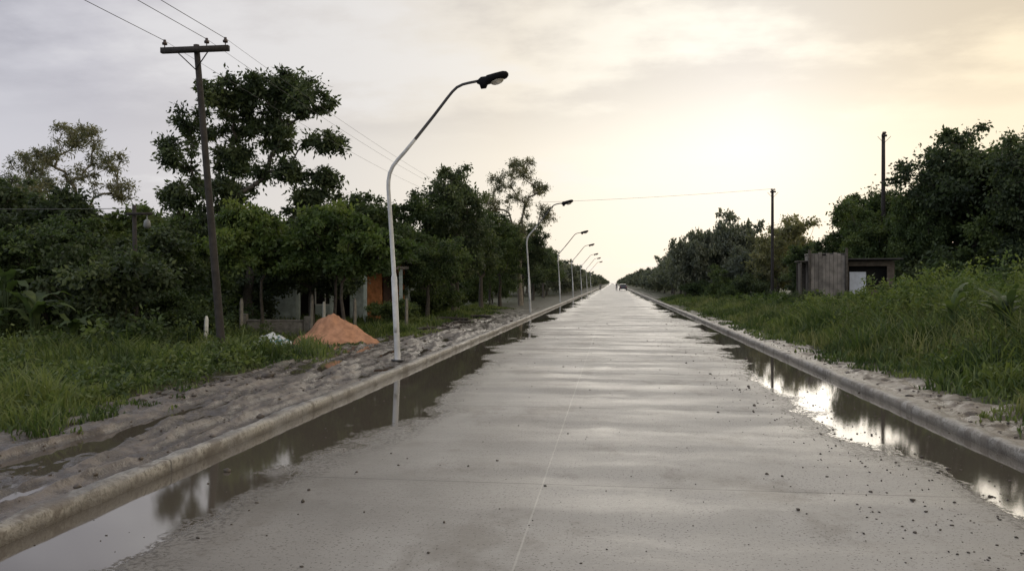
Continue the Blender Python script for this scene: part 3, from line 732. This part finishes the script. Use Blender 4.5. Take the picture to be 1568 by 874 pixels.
part('window_frame', h, [((-.65, -.03, 1.97), (.92, .08, .06)), ((-.65, -.03, .82), (.92, .1, .06)), ((-1.1, -.03, 1.4), (.06, .08, 1.1)), ((-.2, -.03, 1.4), (.06, .08, 1.1)), ((-.65, -.03, 1.4), (.04, .06, 1.1))], white)
part('porch_posts', h, [((x, -1.5, 1.22), (.16, .16, 2.44)) for x in (-3.1, -1.6, -.1, 1.4, 3.0)], plaster)
part('porch_beam', h, [((0, -1.5, 2.52), (6.7, .18, .14))], woodp)
r_ = part('roof', h, [((0, 1.2, 0), (7.2, 6.4, .07))], roofm); r_.location.z = 2.95; r_.rotation_euler[0] = R(3.5)

w1 = empty('low_concrete_wall', (-11.3, 25.7, -.05), R(4))
part('blocks', w1, [((0, 0, .27), (1.9, .15, .54))], conc); part('coping', w1, [((0, 0, .575), (1.96, .2, .06))], conc)
part('end_pier', w1, [((-1.08, 0, .4), (.2, .22, .8)), ((1.1, 0, .36), (.2, .22, .72))], conc)
def fence_post(x, y, hgt, mat, rx=0):
    acc = Acc(); acc.tube([(0, 0, -.1), (.01, 0, hgt * .9), (.01, 0, hgt)], [.068, .06, .03], 4, 0)
    acc.tube([(0, -.05, hgt * .7), (0, -.09, hgt * .7)], [.01, .01], 6, 0)
    o = obj('fence_post', acc.mesh('fence_post', [mat]), (x, y, float(ground_z(x, y)))); o.rotation_euler[1] = rx; o.rotation_euler[2] = .8
fence_post(-10.75, 20.0, .95, white, .02); fence_post(-11.55, 23.7, 1.3, conc); fence_post(-9.95, 25.4, 1.45, conc, .03); fence_post(-10.1, 27.0, 1.2, white)
fence_post(-9.3, 28.0, 1.3, conc); fence_post(-7.9, 30.0, 1.2, conc)

def mound(name, loc, rx, ry, h, mat, seed, pw=1.2, rough=.05, two=None):
    n, m = 44, 18; V = [(0, 0, h)]; F = []
    for j in range(1, m + 1):
        u = j / m
        for i in range(n):
            a = 2 * math.pi * i / n; wob = 1 + .22 * (vnoise(math.cos(a) * 2 + 9, math.sin(a) * 2 + 9, seed) - .5)
            x = rx * u * math.cos(a) * wob; y = ry * u * math.sin(a) * wob
            z = h * (1 - u) ** pw + h * rough * 3 * (float(vnoise(x * 4 + 50, y * 4 + 50, seed + 1)) - .5) * (1 - u) ** .3 * min(1, u * 4) + h * rough * (float(vnoise(x * 14 + 50, y * 14 + 50, seed + 2)) - .5)
            V.append((x, y, max(z, -.05) if j < m else -.05))
    for i in range(n): F.append((0, 1 + i, 1 + (i + 1) % n))
    for j in range(m - 1):
        for i in range(n): a = 1 + j * n + i; b_ = 1 + j * n + (i + 1) % n; F.append((a, a + n, b_ + n, b_))
    me = bpy.data.meshes.new(name); me.from_pydata(V, [], F); me.materials.append(mat); me.polygons.foreach_set('use_smooth', [True] * len(F)); me.update()
    obj(name, me, loc)
sand = simple('orange_sand', (0.50, 0.27, 0.17), .95, .22, 5, bump=.6, spec=.1)
mound('sand_pile', (-8.3, 23.0, -.03), 1.36, 1.0, .92, sand, 5, .95, .08)
tm, t, b = newmat('crumpled_tarp')
tc = t.n('ShaderNodeTexCoord').outputs['Object']
t.put(b.inputs['Base Color'], t.mix(t.mr(t.noise(tc, 4, 3), .54, .62), (.72, .75, .76), (.10, .24, .30))); b.inputs['Roughness'].default_value = .4
t.put(b.inputs['Normal'], t.bump(t.noise(tc, 12, 4), .8, .05))
mound('tarpaulin_heap', (-9.85, 22.2, -.02), .62, .45, .38, tm, 9, .6, .16)

logm = simple('dark_log_bark', (.03, .026, .022), .8)
def log(x, y, L, r, rz):
    acc = Acc(); acc.tube([(-L / 2, 0, r), (-L * .1, .05, r * 1.2), (L * .2, .03, r), (L / 2, -.03, r * 1.1)], [r, r * 1.05, r * .9, r * .6], 9, 0)
    acc.tube([(L * .1, 0, r), (L * .2, .1, r + .22)], [r * .4, r * .2], 6, 0)
    obj('fallen_log', acc.mesh('fallen_log', [logm], True), (x, y, float(ground_z(x, y))), None, rz)
log(-7.4, 36, 1.6, .10, .2); log(-6.4, 38.5, 1.1, .08, -.3); log(-6.3, 33, .9, .06, .8); log(-6.9, 29, 1.0, .05, 1.1)

# ------------------------------------------------------------------ right side sheds
s = empty('plank_shed', (10.7, 42, .2), R(-5)); s.scale = (1.15, 1, 1.25)
part('walls', s, [((-.62 + i * .155, -.6, 1.15 + [.05, .02, .09, -.04, .06, .0, .08, .03, -.02][i]), (.146, .05, 2.5)) for i in range(9)] + [((-.7, .3, 1.2), (.05, 1.8, 2.4)), ((.72, .3, 1.2), (.05, 1.8, 2.4)), ((0, 1.2, 1.2), (1.4, .05, 2.4))], woodp, .004)
part('corner_posts', s, [((-.76, -.66, 1.3), (.1, .1, 2.6)), ((.76, -.66, 1.32), (.1, .1, 2.66))], bark)
part('side_lean_to', s, [((-1.1, -.2, 1.05), (.06, .9, 2.1)), ((-.95, .2, 2.14), (.5, 1.5, .05)), ((-.92, .9, 1.05), (.4, .05, 2.1))], bark)
part('roof', s, [((0, .32, 2.43), (1.5, 1.7, .05))], roofm)
s = empty('small_hut', (12.85, 42.5, .25), R(-5)); s.scale = (1.1, 1, 1.2)
part('walls', s, [((-.95, 0, 1.1), (.3, .12, 2.2)), ((.45, 0, .5), (.8, .12, 1.0)), ((1.0, 0, 1.1), (.3, .12, 2.2)), ((0, 0, 2.1), (2.2, .13, .22)), ((-1.1, 1.1, 1.1), (.1, 2.1, 2.2)), ((1.15, 1.1, 1.1), (.1, 2.1, 2.2)), ((0, 2.2, 1.1), (2.3, .1, 2.2))], simple('hut_brown_wall', (.13, .105, .085), .85))
part('interior_shade_panels', s, [((0, .5, 1.05), (2, .05, 2.0))], darkin)
part('door', s, [((-.42, -.09, 1.0), (.72, .05, 1.5))], simple('whitewashed_door', (.66, .70, .78), .5, .1))
part('roof', s, [((0, .9, 2.28), (2.8, 3.2, .06))], simple('dark_roof', (.04, .036, .034), .7))

# ------------------------------------------------------------------ distant car and people
red = simple('car_paint', (0.06, 0.06, 0.07), .3, .1, 3, bump=0)
def car(x, y):
    e = empty('car', (x, y, .0))
    prof = [(-2.0, .35), (-2.05, .75), (-1.95, .95), (-1.6, 1.0), (-1.2, 1.42), (-.4, 1.5), (.4, 1.46), (1.0, 1.02), (1.9, .88), (2.05, .6), (2.0, .35)]
    V = []; F = []; n = len(prof)
    for sx in (-1, 1):
        for (py, pz) in prof: V.append((sx * (.82 if pz < 1.1 else .66), py, pz))
    for i in range(n): F.append((i, (i + 1) % n, n + (i + 1) % n, n + i))
    F.append(tuple(range(n))); F.append(tuple(range(n, 2 * n)))
    me = bpy.data.meshes.new('car_body'); me.from_pydata(V, [], F); me.materials.append(red); me.update()
    bevel(obj('body', me, (0, 0, 0), e), .05, 2)
    gm_ = simple('car_glass', (.02, .025, .03), .1, .1, 3, bump=0)
    part('rear_window', e, [((0, -1.46, 1.2), (1.15, .04, .3))], gm_)
    part('tail_lights', e, [((-.65, -2.06, .8), (.2, .04, .14)), ((.65, -2.06, .8), (.2, .04, .14))], simple('tail_red', (.4, .01, .01), .3, .1))
    for sx in (-.78, .78):
        for sy in (-1.3, 1.3):
            acc = Acc(); acc.tube([(sx - .1, sy, .32), (sx - .09, sy, .32), (sx + .09, sy, .32), (sx + .1, sy, .32)], [.26, .32, .32, .26], 16)
            obj('wheel', acc.mesh('wheel', [simple('tyre', (.02, .02, .02), .8)], True), (0, 0, 0), e)
car(2.4, 185)
def person(x, y, shirt, legs, rz, ph=1):
    e = empty('person', (x, y, 0.0), rz)
    def skin(nm, J, E, RD, mat):
        me = bpy.data.meshes.new(nm); me.from_pydata(J, E, []); me.materials.append(mat)
        o = obj(nm, me, (0, 0, 0), e); o.modifiers.new('skin', 'SKIN')
        for i, r in enumerate(RD): me.skin_vertices[0].data[i].radius = (r, r * .85)
        me.skin_vertices[0].data[0].use_root = True
        o.modifiers.new('ss', 'SUBSURF').levels = 1
    s_ = .17 * ph
    sk = simple('skin', (.25, .14, .09), .6)
    skin('trousers', [(0, 0, .93), (.09, 0, .88), (.11, s_ * .7, .5), (.11, s_ * .6, .09), (-.09, 0, .88), (-.11, -s_ * .4, .5), (-.11, -s_, .1)], [(0, 1), (1, 2), (2, 3), (0, 4), (4, 5), (5, 6)], [.13, .1, .07, .05, .1, .07, .05], legs)
    skin('shirt', [(0, 0, .95), (0, 0, 1.2), (0, 0, 1.4), (.18, 0, 1.4), (.24, -.06, 1.13), (-.18, 0, 1.4), (-.24, .06, 1.13)], [(0, 1), (1, 2), (2, 3), (3, 4), (2, 5), (5, 6)], [.15, .15, .13, .07, .05, .07, .05], shirt)
    skin('head_and_neck', [(0, 0, 1.44), (0, 0, 1.52), (0, .01, 1.6), (0, .01, 1.68)], [(0, 1), (1, 2), (2, 3)], [.05, .055, .09, .08], sk)
    skin('hair', [(0, -.02, 1.66), (0, -.02, 1.7)], [(0, 1)], [.095, .07], simple('hair', (.02, .015, .01), .6))
    skin('arms', [(.24, -.06, 1.13), (.25, .03, .9), (.25, .05, .8), (-.24, .06, 1.13), (-.25, .14, .92), (-.25, .17, .83)], [(0, 1), (1, 2), (3, 4), (4, 5)], [.045, .035, .04, .045, .035, .04], sk)
    skin('shoes', [(.11, s_ * .6 - .04, .05), (.11, s_ * .6 + .16, .04), (-.11, -s_ - .04, .05), (-.11, -s_ + .16, .04)], [(0, 1), (2, 3)], [.05, .035, .05, .035], simple('shoe', (.03, .03, .03), .6))
cl1 = simple('cloth_dark', (.05, .05, .07), .9); cl2 = simple('cloth_red', (.25, .05, .05), .9); cl3 = simple('cloth_pale', (.2, .2, .19), .9)
person(.85, 175, cl1, cl1, 0); person(-2.6, 170, cl3, cl1, 0)

# ------------------------------------------------------------------ camera
cam = bpy.data.cameras.new('camera'); co = bpy.data.objects.new('camera', cam); link(co)
cam.sensor_width = 36; cam.lens = 28; cam.clip_end = 6000; cam.clip_start = .1
co.location = (0, 0, 1.8); co.rotation_euler = (R(90 - .2), 0, R(7.2))
scene.camera = co
print('faces', sum(len(m.polygons) for m in bpy.data.meshes))
